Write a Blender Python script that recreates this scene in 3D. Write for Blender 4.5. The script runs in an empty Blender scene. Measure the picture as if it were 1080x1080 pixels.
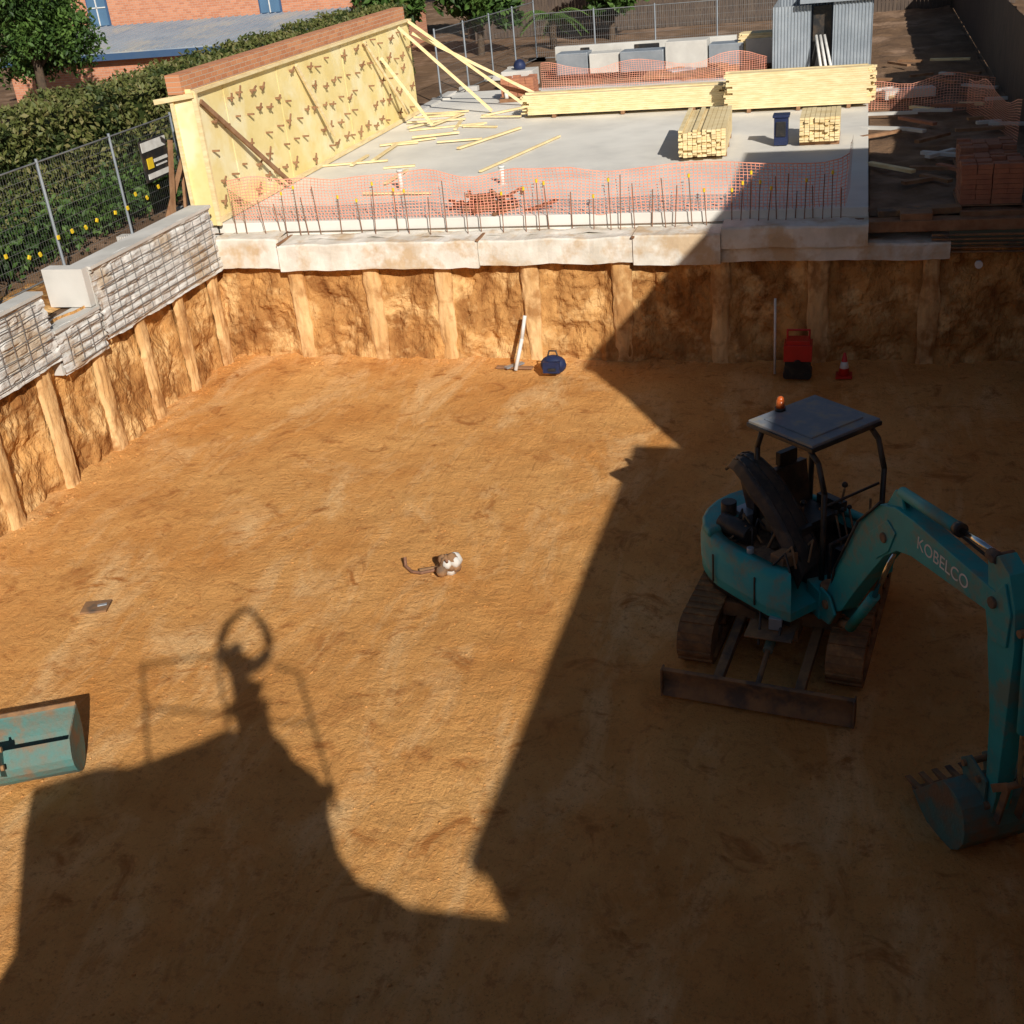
import bpy, bmesh, math, random
from mathutils import Matrix, Vector, noise, Euler
random.seed(7)
SC=bpy.context.scene; COL=SC.collection
rad=math.radians
# ------------------------------------------------------------------ materials
def newmat(name):
    m=bpy.data.materials.new(name); m.use_nodes=True
    nt=m.node_tree; b=nt.nodes["Principled BSDF"]; return m,nt,b
def mat(name,c1,c2=None,scale=4.,rough=.85,bump=.0,bscale=None,metal=0.,spec=.3,detail=4,c3=None,s3=.5,lo=.35,hi=.65,dist=.02,stretch=(1,1,1)):
    m,nt,b=newmat(name); N=nt.nodes; L=nt.links
    b.inputs['Roughness'].default_value=rough; b.inputs['Metallic'].default_value=metal
    b.inputs['Specular IOR Level'].default_value=spec
    tc=N.new('ShaderNodeTexCoord'); mp=N.new('ShaderNodeMapping'); mp.inputs['Scale'].default_value=stretch
    L.new(tc.outputs['Object'],mp.inputs[0])
    if c2 is None: c2=tuple(x*.75 for x in c1)
    n=N.new('ShaderNodeTexNoise'); n.inputs['Scale'].default_value=scale; n.inputs['Detail'].default_value=detail; n.inputs['Roughness'].default_value=.62
    L.new(mp.outputs[0],n.inputs['Vector'])
    r=N.new('ShaderNodeValToRGB'); r.color_ramp.elements[0].position=lo; r.color_ramp.elements[1].position=hi
    r.color_ramp.elements[0].color=(*c1,1); r.color_ramp.elements[1].color=(*c2,1)
    L.new(n.outputs['Fac'],r.inputs[0]); out=r.outputs[0]
    if c3:
        n3=N.new('ShaderNodeTexNoise'); n3.inputs['Scale'].default_value=s3; n3.inputs['Detail'].default_value=4; n3.inputs['Roughness'].default_value=.65
        L.new(tc.outputs['Object'],n3.inputs['Vector'])
        r3=N.new('ShaderNodeValToRGB'); r3.color_ramp.elements[0].position=.5; r3.color_ramp.elements[1].position=.64
        L.new(n3.outputs['Fac'],r3.inputs[0])
        mx=N.new('ShaderNodeMix'); mx.data_type='RGBA'; L.new(r3.outputs[0],mx.inputs[0]); L.new(out,mx.inputs[6]); mx.inputs[7].default_value=(*c3,1)
        out=mx.outputs[2]
    L.new(out,b.inputs['Base Color'])
    if bump:
        nb=N.new('ShaderNodeTexNoise'); nb.inputs['Scale'].default_value=bscale or scale*4; nb.inputs['Detail'].default_value=4; nb.inputs['Roughness'].default_value=.65
        L.new(mp.outputs[0],nb.inputs['Vector'])
        bp=N.new('ShaderNodeBump'); bp.inputs['Strength'].default_value=bump; bp.inputs['Distance'].default_value=dist
        L.new(nb.outputs['Fac'],bp.inputs['Height']); L.new(bp.outputs[0],b.inputs['Normal'])
    return m
def brickmat(name,axis,c1,c2,mortar,scale=1.,bw=.24,bh=.086):
    m,nt,b=newmat(name); N=nt.nodes; L=nt.links; b.inputs['Roughness'].default_value=.9
    tc=N.new('ShaderNodeTexCoord'); s=N.new('ShaderNodeSeparateXYZ'); c=N.new('ShaderNodeCombineXYZ')
    L.new(tc.outputs['Object'],s.inputs[0]); L.new(s.outputs['X' if axis=='x' else 'Y'],c.inputs[0]); L.new(s.outputs['Z'],c.inputs[1])
    br=N.new('ShaderNodeTexBrick'); L.new(c.outputs[0],br.inputs['Vector'])
    br.inputs['Color1'].default_value=(*c1,1); br.inputs['Color2'].default_value=(*c2,1); br.inputs['Mortar'].default_value=(*mortar,1)
    br.inputs['Scale'].default_value=scale; br.inputs['Brick Width'].default_value=bw; br.inputs['Row Height'].default_value=bh; br.inputs['Mortar Size'].default_value=.006
    L.new(br.outputs['Color'],b.inputs['Base Color'])
    bp=N.new('ShaderNodeBump'); bp.inputs['Strength'].default_value=.4; bp.inputs['Distance'].default_value=.01; bp.invert=True
    L.new(br.outputs['Fac'],bp.inputs['Height']); L.new(bp.outputs[0],b.inputs['Normal'])
    return m
def floormat():
    m,nt,b=newmat("clay_floor"); N=nt.nodes; L=nt.links; b.inputs['Roughness'].default_value=.95; b.inputs['Specular IOR Level'].default_value=.12
    tc=N.new('ShaderNodeTexCoord')
    def nz(sc,det=5,rough=.6,st=(1,1,1),rot=0,dist=0):
        mp=N.new('ShaderNodeMapping'); mp.inputs['Scale'].default_value=st; mp.inputs['Rotation'].default_value=(0,0,rot)
        L.new(tc.outputs['Object'],mp.inputs[0])
        n=N.new('ShaderNodeTexNoise'); n.inputs['Scale'].default_value=sc; n.inputs['Detail'].default_value=det; n.inputs['Roughness'].default_value=rough; n.inputs['Distortion'].default_value=dist
        L.new(mp.outputs[0],n.inputs['Vector']); return n.outputs['Fac']
    def ramp(f,a,bq,ca=(0,0,0),cb=(1,1,1)):
        r=N.new('ShaderNodeValToRGB'); r.color_ramp.elements[0].position=a; r.color_ramp.elements[1].position=bq
        r.color_ramp.elements[0].color=(*ca,1); r.color_ramp.elements[1].color=(*cb,1); L.new(f,r.inputs[0]); return r.outputs[0]
    def mix(f,a,bq):
        x=N.new('ShaderNodeMix'); x.data_type='RGBA'; L.new(f,x.inputs[0])
        if isinstance(a,tuple): x.inputs[6].default_value=(*a,1)
        else: L.new(a,x.inputs[6])
        if isinstance(bq,tuple): x.inputs[7].default_value=(*bq,1)
        else: L.new(bq,x.inputs[7])
        return x.outputs[2]
    def math_(op,a,bq,c=None):
        x=N.new('ShaderNodeMath'); x.operation=op
        for i,v in enumerate((a,bq,c)):
            if v is None: continue
            if isinstance(v,(int,float)): x.inputs[i].default_value=v
            else: L.new(v,x.inputs[i])
        return x.outputs[0]
    c=ramp(nz(.45,6,.65),.32,.68,(.68,.29,.075),(.86,.455,.155))
    c=mix(ramp(nz(1.1,5,.7,(1,.4,1),.5,.6),.50,.70),c,(.92,.56,.25))
    c=mix(ramp(nz(1.7,5,.7,(1,1,1),0,.8),.56,.68),c,(.50,.20,.055))
    c=mix(ramp(nz(7,4,.8),.54,.72),c,(.54,.235,.075))
    c=mix(ramp(nz(40,2,.8),.58,.8),c,(.42,.19,.065))
    L.new(c,b.inputs['Base Color'])
    h1=nz(3.2,7,.74,(1,1,1),0,.6); h2=nz(20,5,.82); h3=nz(11,2,.6,(1,.10,1),.45,.4)
    mp=N.new('ShaderNodeMapping'); mp.inputs['Rotation'].default_value=(0,0,1.3); mp.inputs['Location'].default_value=(3,2,0); L.new(tc.outputs['Object'],mp.inputs[0])
    wv=N.new('ShaderNodeTexWave'); wv.inputs['Scale'].default_value=2.6; wv.inputs['Distortion'].default_value=3.5; wv.inputs['Detail'].default_value=3; wv.inputs['Detail Scale'].default_value=1.2; L.new(mp.outputs[0],wv.inputs['Vector'])
    mp2=N.new('ShaderNodeMapping'); mp2.inputs['Scale'].default_value=(.25,1.3,1); L.new(mp.outputs[0],mp2.inputs[0])
    n=N.new('ShaderNodeTexNoise'); n.inputs['Scale'].default_value=1.; n.inputs['Detail'].default_value=3; n.inputs['Distortion'].default_value=.5; L.new(mp2.outputs[0],n.inputs['Vector'])
    r1=math_('MULTIPLY',wv.outputs['Fac'],ramp(n.outputs['Fac'],.58,.72))
    hh=math_('MULTIPLY_ADD',h2,.45,h1); hh=math_('MULTIPLY_ADD',h3,.30,hh); hh=math_('MULTIPLY_ADD',r1,.10,hh)
    bp=N.new('ShaderNodeBump'); bp.inputs['Strength'].default_value=.9; bp.inputs['Distance'].default_value=.085
    L.new(hh,bp.inputs['Height']); L.new(bp.outputs[0],b.inputs['Normal'])
    return m
M_floor=floormat()
M_wall=mat("clay_wall",(.60,.32,.11),(.24,.10,.03),1.9,.95,1.,6,c3=(.70,.44,.19),s3=1.5,dist=.10,spec=.1,stretch=(1,1,.55),detail=6)
M_pile=mat("soil_stained_pile",(.76,.50,.24),(.54,.30,.11),2.6,.92,.9,9,c3=(.40,.20,.07),s3=1.9,dist=.03,stretch=(1,1,.4))
M_soil=mat("top_soil",(.22,.13,.07),(.13,.075,.042),1.1,.95,.9,6,c3=(.30,.19,.12),s3=.6,dist=.06)
M_conc=mat("concrete",(.62,.60,.55),(.50,.48,.44),1.2,.85,.3,25,c3=(.68,.65,.60),s3=.35,dist=.006)
M_slab=mat("slab_concrete",(.76,.73,.66),(.64,.615,.56),.7,.8,.2,30,c3=(.80,.77,.70),s3=.3,dist=.004,detail=6)
M_beam=mat("beam_concrete",(.78,.74,.66),(.60,.55,.46),2,.88,.5,18,c3=(.56,.42,.27),s3=1.5,dist=.012)
M_shot=mat("raked_concrete",(.72,.70,.66),(.52,.50,.46),5,.9,.9,9,c3=(.50,.40,.29),s3=1.4,dist=.03,stretch=(.5,.5,3))
M_ply=mat("yellow_formply",(.88,.73,.36),(.80,.63,.26),1.6,.7,.15,20,c3=(.90,.80,.50),s3=.7,dist=.004)
M_tim=mat("pine_timber",(.86,.71,.42),(.72,.55,.28),3,.75,.3,16,stretch=(1,1,5),dist=.006)
M_tim2=mat("brown_timber",(.22,.11,.055),(.34,.19,.10),4,.85,.4,16,dist=.006)
M_red=mat("reddish_timber",(.36,.13,.07),(.24,.09,.05),5,.85,.4,20)
M_mesh=mat("orange_barrier_plastic",(.88,.34,.22),(.82,.40,.29),3,.5,spec=.4)
M_wire=mat("galvanised_wire",(.30,.31,.31),(.2,.2,.2),3,.5,metal=.5)
M_galv=mat("galvanised_sheet",(.42,.46,.50),(.32,.36,.40),1.5,.45,.1,8,metal=.5,spec=.5)
M_rebar=mat("rusty_rebar",(.30,.15,.09),(.18,.09,.05),12,.8,.3,60)
M_yel=mat("yellow_plastic",(.85,.60,.03),(.75,.5,.03),5,.5)
M_blue=mat("blue_plastic",(.02,.032,.09),(.015,.022,.06),5,.5,.2,30)
M_redp=mat("red_plastic",(.60,.03,.02),(.5,.03,.02),5,.4,spec=.5)
M_blk=mat("black_plastic",(.018,.018,.02),(.035,.032,.028),6,.45,.1,30,spec=.4,c3=(.07,.05,.035),s3=3)
M_hood=mat("dusty_black_cowl",(.03,.028,.028),(.05,.042,.036),5,.55,.15,30,spec=.35,c3=(.10,.07,.05),s3=2.5)
M_white=mat("white_plastic",(.75,.74,.70),(.6,.58,.54),6,.5)
M_teal=mat("teal_paint",(.025,.36,.36),(.03,.28,.28),3,.5,.08,20,spec=.4,c3=(.15,.24,.19),s3=3.2,lo=.3,hi=.7)
M_teald=mat("worn_teal_paint",(.08,.20,.18),(.16,.15,.11),5,.7,.5,24,c3=(.22,.14,.08),s3=2.6)
M_steel=mat("dusty_steel",(.22,.125,.065),(.34,.18,.08),5,.8,.4,25,metal=.0,c3=(.11,.08,.06),s3=2)
M_track=mat("dusty_rubber_track",(.30,.155,.065),(.14,.08,.045),6,.9,.6,30,c3=(.44,.22,.085),s3=3)
M_chrome=mat("chrome_rod",(.7,.7,.7),(.6,.6,.6),6,.15,metal=1.)
M_roof=mat("canopy_roof_paint",(.16,.18,.21),(.22,.23,.25),4,.55,.1,20,c3=(.28,.25,.20),s3=4)
M_amber=mat("amber_lens",(.60,.13,.02),(.5,.10,.02),5,.25,spec=.6)
M_eng=mat("oily_engine",(.14,.09,.06),(.30,.19,.11),9,.6,.5,30,metal=.1)
M_glass=mat("window_glass",(.08,.16,.26),(.10,.20,.32),1,.1,spec=.8)
M_trim=mat("blue_painted_trim",(.05,.10,.20),(.06,.11,.2),2,.5)
M_tin=mat("tin_roof",(.26,.31,.37),(.34,.38,.42),.8,.55,.2,6,c3=(.40,.40,.38),s3=.5)
M_bark=mat("bark",(.12,.08,.05),(.07,.05,.035),8,.9,.8,20)
M_fencew=mat("weathered_paling",(.13,.095,.07),(.08,.06,.05),3,.9,.5,12,stretch=(3,3,.5))
BR_x=brickmat("orange_brick_x",'x',(.62,.27,.15),(.50,.19,.10),(.50,.40,.32))
BR_y=brickmat("orange_brick_y",'y',(.60,.27,.13),(.48,.19,.09),(.50,.40,.30))
def leafmat(name,a,b_):
    m,nt,b=newmat(name); N=nt.nodes; L=nt.links
    tc=N.new('ShaderNodeTexCoord'); n=N.new('ShaderNodeTexNoise'); n.inputs['Scale'].default_value=1.6; n.inputs['Detail'].default_value=2
    L.new(tc.outputs['Object'],n.inputs['Vector']); r=N.new('ShaderNodeValToRGB'); r.color_ramp.elements[0].position=.35; r.color_ramp.elements[1].position=.65
    r.color_ramp.elements[0].color=(*a,1); r.color_ramp.elements[1].color=(*b_,1); L.new(n.outputs['Fac'],r.inputs[0]); L.new(r.outputs[0],b.inputs['Base Color'])
    b.inputs['Roughness'].default_value=.55; b.inputs['Specular IOR Level'].default_value=.25
    return m
LF=[leafmat("leaf_a",(.035,.075,.015),(.07,.13,.025)),leafmat("leaf_b",(.05,.10,.02),(.10,.17,.035)),leafmat("leaf_c",(.018,.04,.01),(.04,.08,.018))]
HF=[leafmat("hedge_leaf_a",(.08,.095,.025),(.12,.13,.035)),leafmat("hedge_leaf_b",(.13,.13,.045),(.17,.15,.055)),leafmat("hedge_leaf_c",(.03,.045,.012),(.05,.07,.02))]
# ------------------------------------------------------------------ builder
class B:
    def __init__(s): s.bm=bmesh.new(); s.m=[]
    def mi(s,m):
        if m not in s.m: s.m.append(m)
        return s.m.index(m)
    def _a(s,vs,fs,m,smooth=False):
        i=s.mi(m); bv=[s.bm.verts.new(v) for v in vs]
        for f in fs:
            try:
                q=s.bm.faces.new([bv[k] for k in f]); q.material_index=i; q.smooth=smooth
            except ValueError: pass
    def box(s,c,d,m,rz=0,R=None):
        if R is None: R=Matrix.Rotation(rz,3,'Z')
        c=Vector(c); vs=[c+R@Vector((x*d[0]/2,y*d[1]/2,z*d[2]/2)) for x in(-1,1) for y in(-1,1) for z in(-1,1)]
        s._a(vs,[(0,1,3,2),(4,6,7,5),(0,4,5,1),(2,3,7,6),(0,2,6,4),(1,5,7,3)],m)
    def beam(s,p,q,w,h,m):
        p=Vector(p);q=Vector(q);d=q-p;l=d.length
        R=d.to_track_quat('X','Z').to_matrix()
        s.box((p+q)/2,(l,w,h),m,R=R)
    def cyl(s,p,q,r,m,r2=None,seg=12,caps=True):
        p=Vector(p);q=Vector(q); r2=r if r2 is None else r2
        R=(q-p).to_track_quat('Z','Y').to_matrix(); vs=[]
        for (o,rr) in((p,r),(q,r2)):
            for k in range(seg):
                a=2*math.pi*k/seg; vs.append(o+R@Vector((rr*math.cos(a),rr*math.sin(a),0)))
        s._a(vs,[(k,(k+1)%seg,seg+(k+1)%seg,seg+k) for k in range(seg)],m,True)
        if caps: s._a(vs,[tuple(range(seg-1,-1,-1)),tuple(range(seg,2*seg))],m)
    def tube(s,pts,r,m,seg=8):
        for a,b in zip(pts,pts[1:]): s.cyl(a,b,r,m,seg=seg)
        for p in pts[1:-1]: s.ball(p,r,m,seg=seg)
    def ball(s,c,r,m,seg=10,sc=(1,1,1)):
        c=Vector(c);n=max(4,seg//2+1);vs=[];fs=[]
        for i in range(n+1):
            t=math.pi*i/n
            for k in range(seg):
                a=2*math.pi*k/seg; vs.append(c+Vector((sc[0]*r*math.sin(t)*math.cos(a),sc[1]*r*math.sin(t)*math.sin(a),sc[2]*r*math.cos(t))))
        for i in range(n):
            for k in range(seg): fs.append((i*seg+k,(i+1)*seg+k,(i+1)*seg+(k+1)%seg,i*seg+(k+1)%seg))
        s._a(vs,fs,m,True)
    def prism(s,pts,off,m,smooth=False):
        pts=[Vector(p) for p in pts]; off=Vector(off); n=len(pts); vs=pts+[p+off for p in pts]
        s._a(vs,[tuple(range(n-1,-1,-1)),tuple(range(n,2*n))],m)
        s._a(vs,[(k,(k+1)%n,n+(k+1)%n,n+k) for k in range(n)],m,smooth)
    def quad(s,a,b,c,d,m): s._a([Vector(x) for x in(a,b,c,d)],[(0,1,2,3)],m)
    def done(s,name,parent=None,M=None,bevel=0,seg=2,weld=True):
        if weld: bmesh.ops.remove_doubles(s.bm,verts=s.bm.verts,dist=1e-5)
        bmesh.ops.recalc_face_normals(s.bm,faces=s.bm.faces)
        me=bpy.data.meshes.new(name); s.bm.to_mesh(me); s.bm.free()
        for m in s.m: me.materials.append(m)
        o=bpy.data.objects.new(name,me); COL.objects.link(o)
        if M is not None: o.matrix_world=M
        if parent: o.parent=parent
        if bevel:
            md=o.modifiers.new("bevel",'BEVEL'); md.width=bevel; md.segments=seg; md.limit_method='ANGLE'; md.angle_limit=rad(40)
        return o
def empty(name):
    e=bpy.data.objects.new(name,None); COL.objects.link(e); return e
def nz(x,y,z=0,s=1.): return noise.noise(Vector((x*s,y*s,z*s)))
def fbm(x,y,z=0,s=1.,o=4): return noise.fractal(Vector((x*s,y*s,z*s)),1.,2.,o)
def surf(bd,fn,nu,nv,m,smooth=True):
    vs=[fn(i/nu,j/nv) for i in range(nu+1) for j in range(nv+1)]
    fs=[(i*(nv+1)+j,(i+1)*(nv+1)+j,(i+1)*(nv+1)+j+1,i*(nv+1)+j+1) for i in range(nu) for j in range(nv)]
    bd._a(vs,fs,m,smooth)
# ------------------------------------------------------------------ ground + pit
X0,X1,Y0,Y1=-11.75,2.95,.8,19.85
def floorz(x,y):
    z=.04*fbm(x,y,0,.35,3)+.020*fbm(x,y,3,1.8,5)
    z+=.012*nz((x*.9+y*.45)*2.2,(y*.9-x*.45)*.25,7)
    z+=.018*max(0,nz(x,y,11,1.1)-.15)
    dw=min(Y1-y,x-X0)
    if dw<.5: z+=.035*(1-dw/.5)**2*(1+nz(x,y,5,1.3))
    return z
g=B()
surf(g,lambda u,v:Vector((X0-.25+u*(X1-X0+.5),Y0-.2+v*(Y1-Y0+.45),floorz(X0-.25+u*(X1-X0+.5),Y0-.2+v*(Y1-Y0+.45)))),210,270,M_floor)
E=500; zt=2.42
for (a,b,c,d) in [(-E,E,Y1+.35,E),(-E,E,-E,Y0-.1),(-E,X0-.3,Y0-.1,Y1+.35),(X1+.1,E,Y0-.1,Y1+.35)]:
    g.quad((a,c,zt),(b,c,zt),(b,d,zt),(a,d,zt),M_soil)
g.done("ground",weld=False)
w=B()
PF=[-10.16,-8.62,-7.2,-5.54,-3.87,-2.15,-.5,1.29]
PL=[19.45,18.15,16.85,15.5,14.1,12.7,11.3,9.9,8.5,7.1,5.7,4.3,2.9]
def rec(t,P):
    d=min(abs(t-p) for p in P); return .05*min(1,max(0,(d-.2)/.3))
def rough(t,z,s):
    v=.13*fbm(t,z*.8,s,1.3,5)+.08*nz(t*5,z*.9,s+4)*(.5+.5*nz(t,z,s+9,.8))
    v+=.12*max(0,nz(t*1.2,z*2.6,s+2))+.03*fbm(t,z,s+20,7,3)
    return v
def farw(u,v):
    x=X0-.2+u*(X1-X0+.4); z=-.1+v*2.1
    k=min(abs(x-p) for p in PF); f_=min(1,max(.25,(k-.1)/.25))
    return Vector((x,Y1+rec(x,PF)+rough(x,z,1)*f_+.05*v-.05*(1-v),z))
surf(w,farw,400,66,M_wall,False)
def leftw(u,v):
    y=Y0+u*(Y1-Y0+.2); z=-.1+v*2.6
    k=min(abs(y-p) for p in PL); f_=min(1,max(.25,(k-.1)/.25))
    return Vector((X0-rec(y,PL)-rough(y,z,5)*f_-.05*v,y,z))
surf(w,leftw,460,66,M_wall,False)
surf(w,lambda u,v:Vector((X1+.08*fbm(u*19,v*2.5,7,1.5,4)+.05*v,Y0-.2+u*(Y1-Y0+.4),-.1+v*2.6)),200,30,M_wall,False)
surf(w,lambda u,v:Vector((X0-.3+u*(X1-X0+.5),Y0-.08*fbm(u*14,v*2.5,3,1.5,4)-.05*v,-.1+v*2.6)),140,30,M_wall,False)
w.done("excavated_soil_wall",weld=False)
pl=B()
def pile(px,py,top,ph,nx,ny):
    vs=[];n=22;k=30
    tx,ty=-ny,nx
    wb=.15+.03*nz(ph,0,3)
    for j in range(k+1):
        z=-.1+(top+.1)*j/k
        ww=wb+.035*nz(z*1.6,ph,1)+.025*nz(z*5,ph,2)
        for i in range(n+1):
            t=-1+2*i/n; a=t*math.pi/2
            lat=ww*math.sin(a)*1.08; out=.09*max(0,math.cos(a))**.6+.024*fbm(t*1.5+ph,z*2.2,ph,2.2,4)-.035
            lat+=.02*nz(z*1.1,ph,6)
            vs.append(Vector((px+tx*lat+nx*out,py+ty*lat+ny*out,z)))
    pl._a(vs,[(j*(n+1)+i,j*(n+1)+i+1,(j+1)*(n+1)+i+1,(j+1)*(n+1)+i) for j in range(k) for i in range(n)],M_pile,True)
for i,x in enumerate(PF): pile(x,Y1-.02,1.9,i*3.1,0,-1)
for i,y in enumerate(PL): pile(X0+.02,y,1.95 if y>15 else 2.1,20+i*2.7,1,0)
pl.done("bored_concrete_piles",weld=False)
cl=B()
for i in range(1700):
    r=random.random()
    if r<.3: x=random.uniform(X0,X1);y=Y1-abs(random.gauss(0,.22))-.06
    elif r<.5: y=random.uniform(5,Y1);x=X0+abs(random.gauss(0,.2))+.06
    else: x=random.gauss(-4,4);y=random.uniform(4.5,14)
    if not(X0<x<X1): continue
    s=random.uniform(.005,.018)*(1.8 if r<.5 and random.random()<.3 else 1)
    cl.ball((x,y,floorz(x,y)+s*.2),s,M_floor,seg=5,sc=(random.uniform(.8,1.5),random.uniform(.8,1.4),random.uniform(.4,.8)))
cl.done("soil_clods",weld=False)
# ------------------------------------------------------------------ capping beam, slab
b=B()
segs=[(-11.7,-10.35,19.72,1.86,2.42),(-10.34,-6.42,19.62,1.84,2.33),(-6.41,-3.62,19.66,1.88,2.33),(-3.61,-2.12,19.63,1.84,2.36),(-2.11,.26,19.66,2.10,2.45),(-2.6,1.55,19.74,1.85,2.12)]
for (xa,xb,yf,za,zb) in segs:
    n=int((xb-xa)*12)
    def f(u,v,xa=xa,xb=xb,yf=yf,za=za,zb=zb):
        x=xa+u*(xb-xa); P=[(yf+.5,za),(yf,za),(yf,za),(yf+.01,zb-.03),(yf+.03,zb),(yf+.8,zb+.02)]
        k=min(4,int(v*5)); t=v*5-k; y=P[k][0]*(1-t)+P[k+1][0]*t; z=P[k][1]*(1-t)+P[k+1][1]*t
        return Vector((x,y+.02*fbm(x,z,2,3,3),z+.028*fbm(x,y,8,2,3)))
    surf(b,f,n,20,M_beam,False)
    b.box(((xa+.003),yf+.25,(za+zb)/2),(.01,.46,zb-za-.03),M_beam); b.box(((xb-.003),yf+.25,(za+zb)/2),(.01,.46,zb-za-.03),M_beam)
for x in (-10.3,-6.4,-3.6): b.box((x,19.95,2.345),(.05,.7,.03),M_tim2)
surf(b,lambda u,v:Vector((-11.5+u*11.6,19.95+v*.32,2.33+.05*fbm(u*12,v,3,1.5,4)+.03*v)),120,6,M_beam)
b.done("concrete_capping_beam",weld=False)
lb=B()
def raked(ya,yb,za,zb,th=.45):
    n=int((yb-ya)*16);m=int((zb-za)*36)
    def f(u,v):
        y=ya+u*(yb-ya); z=za+v*(zb-za)+.03*nz(y,v*3,4,1.3)
        ph=(z-1.7)/.155+.35*nz(y,0,1,1.); row=math.floor(ph); gr=ph%1
        brk=1 if nz(y*2.2,row*3.7,6)>-.25 else .3
        d=.034*(1 if gr>.3 else 0)*brk*(1+nz(y,row,3,2.7))+.02*fbm(y,z,2,5,4)
        return Vector((X0+.12+d-.05*v,y,z))
    surf(lb,f,n,m,M_shot,False)
    lb.box((X0+.14-th/2,(ya+yb)/2,zb-.02),(th,yb-ya,.05),M_conc)
    lb.box((X0+.10-th/2,ya+.03,(za+zb)/2),(th-.04,.06,zb-za-.02),M_conc)
    lb.box((X0-.2,(ya+yb)/2,(za+zb)/2-.1),(.5,yb-ya-.1,zb-za-.3),M_conc)
    z=za+.10
    while z<zb-.05:
        a=ya+random.uniform(0,.4); lb.tube([(X0+.175,a,z),(X0+.18,(a+yb)/2,z+random.uniform(-.02,.02)),(X0+.17,yb-random.uniform(0,.3),z)],.008,M_wire,6); z+=.155
    y=ya+.2
    while y<yb-.1:
        lb.cyl((X0+.17,y,za+.1),(X0+.165,y+.01,zb-.08),.006,M_wire,seg=5,caps=False); y+=.3
raked(15.75,19.75,1.85,3.08); raked(14.5,15.72,1.72,2.45); raked(12.4,14.48,1.98,3.08,.3); raked(8,12.38,2.1,2.7,.3)
lb.box((X0-.3,15.72,2.78),(.75,.24,.62),M_conc)
lb.done("stepped_retaining_beam",weld=False)
sl=B()
sl.box((-5.8,28.0,2.42),(12.1,15.5,.36),M_slab)
sl.box((-11.95,28,2.5),(.3,15.5,.3),M_conc)
sl.done("concrete_slab",bevel=.01)
# ------------------------------------------------------------------ orange barrier mesh
def barrier(bd,path,h,m,sx=.07,sz=.055,wd=.0095,sag=.06,seed=0,z0=0.0):
    P=[Vector(p) for p in path]; L=[0]
    for a,b_ in zip(P,P[1:]): L.append(L[-1]+(b_-a).length)
    T=L[-1]
    def at(t):
        for i in range(len(P)-1):
            if t<=L[i+1] or i==len(P)-2:
                k=(t-L[i])/(L[i+1]-L[i]); return P[i].lerp(P[i+1],k)
    def pt(t,v):
        p=at(t); w_=nz(t*.9,v*1.2,seed)*.12+.04*nz(t*4,v*3,seed+4)
        hh=h*(1-sag*(.5+.5*math.cos(t*2.3+seed))-.10*nz(t,0,seed+2,1.3))
        return Vector((p.x+w_*.3,p.y+w_,p.z+z0+v*hh))
    n=int(T/sx)
    for i in range(n+1):
        t=i*sx; 
        for k in range(4):
            v0=k/4;v1=(k+1)/4
            bd.quad(pt(t,v0),pt(min(T,t+wd),v0),pt(min(T,t+wd),v1),pt(t,v1),m)
    rws=int(h/sz)
    for j in range(rws+1):
        v=j/rws; wv=wd/h*(1.6 if j in(0,rws) else 1)
        k=int(T/.25)
        for i in range(k):
            t0=i*T/k;t1=(i+1)*T/k
            bd.quad(pt(t0,v),pt(t1,v),pt(t1,v-wv),pt(t0,v-wv),m)
o=B(); barrier(o,[(-11.6,20.5,2.6),(-10.2,20.32,2.6),(-7,20.35,2.6),(-4,20.3,2.6),(-1.9,20.33,2.6),(-.1,20.35,2.6),(-.05,22.5,2.6)],.84,M_mesh,seed=1,wd=.013,sag=.12); o.done("orange_safety_barrier",weld=False)
o=B(); barrier(o,[(.2,30.2,2.45),(1.6,29.6,2.45),(3.0,29.9,2.45)],.8,M_mesh,seed=5,sag=.25); barrier(o,[(2.4,29.5,2.45),(3.1,25.6,2.45)],.85,M_mesh,seed=6,sag=.2); o.done("orange_safety_barrier",weld=False)
o=B(); barrier(o,[(-9,35.3,2.6),(-6,35.2,2.6),(-2.5,35.4,2.6)],.72,M_mesh,seed=9,sag=.3); o.done("orange_safety_barrier",weld=False)
r=B(); x=-11.4
while x<-.1:
    h=random.uniform(.5,.9); dx=random.uniform(-.06,.06);dy=random.uniform(-.05,.05); y=20.12+random.uniform(-.05,.1)
    r.cyl((x,y,2.3),(x+dx,y+dy,2.4+h),.009,M_rebar,seg=6)
    if random.random()<.5: r.cyl((x+dx,y+dy,2.38+h),(x+dx,y+dy,2.44+h),.022,M_yel,seg=8)
    x+=random.choice([.16,.25,.3,.42]) if x<-2.4 else .15
r.done("capped_starter_bars",weld=False)
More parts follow.
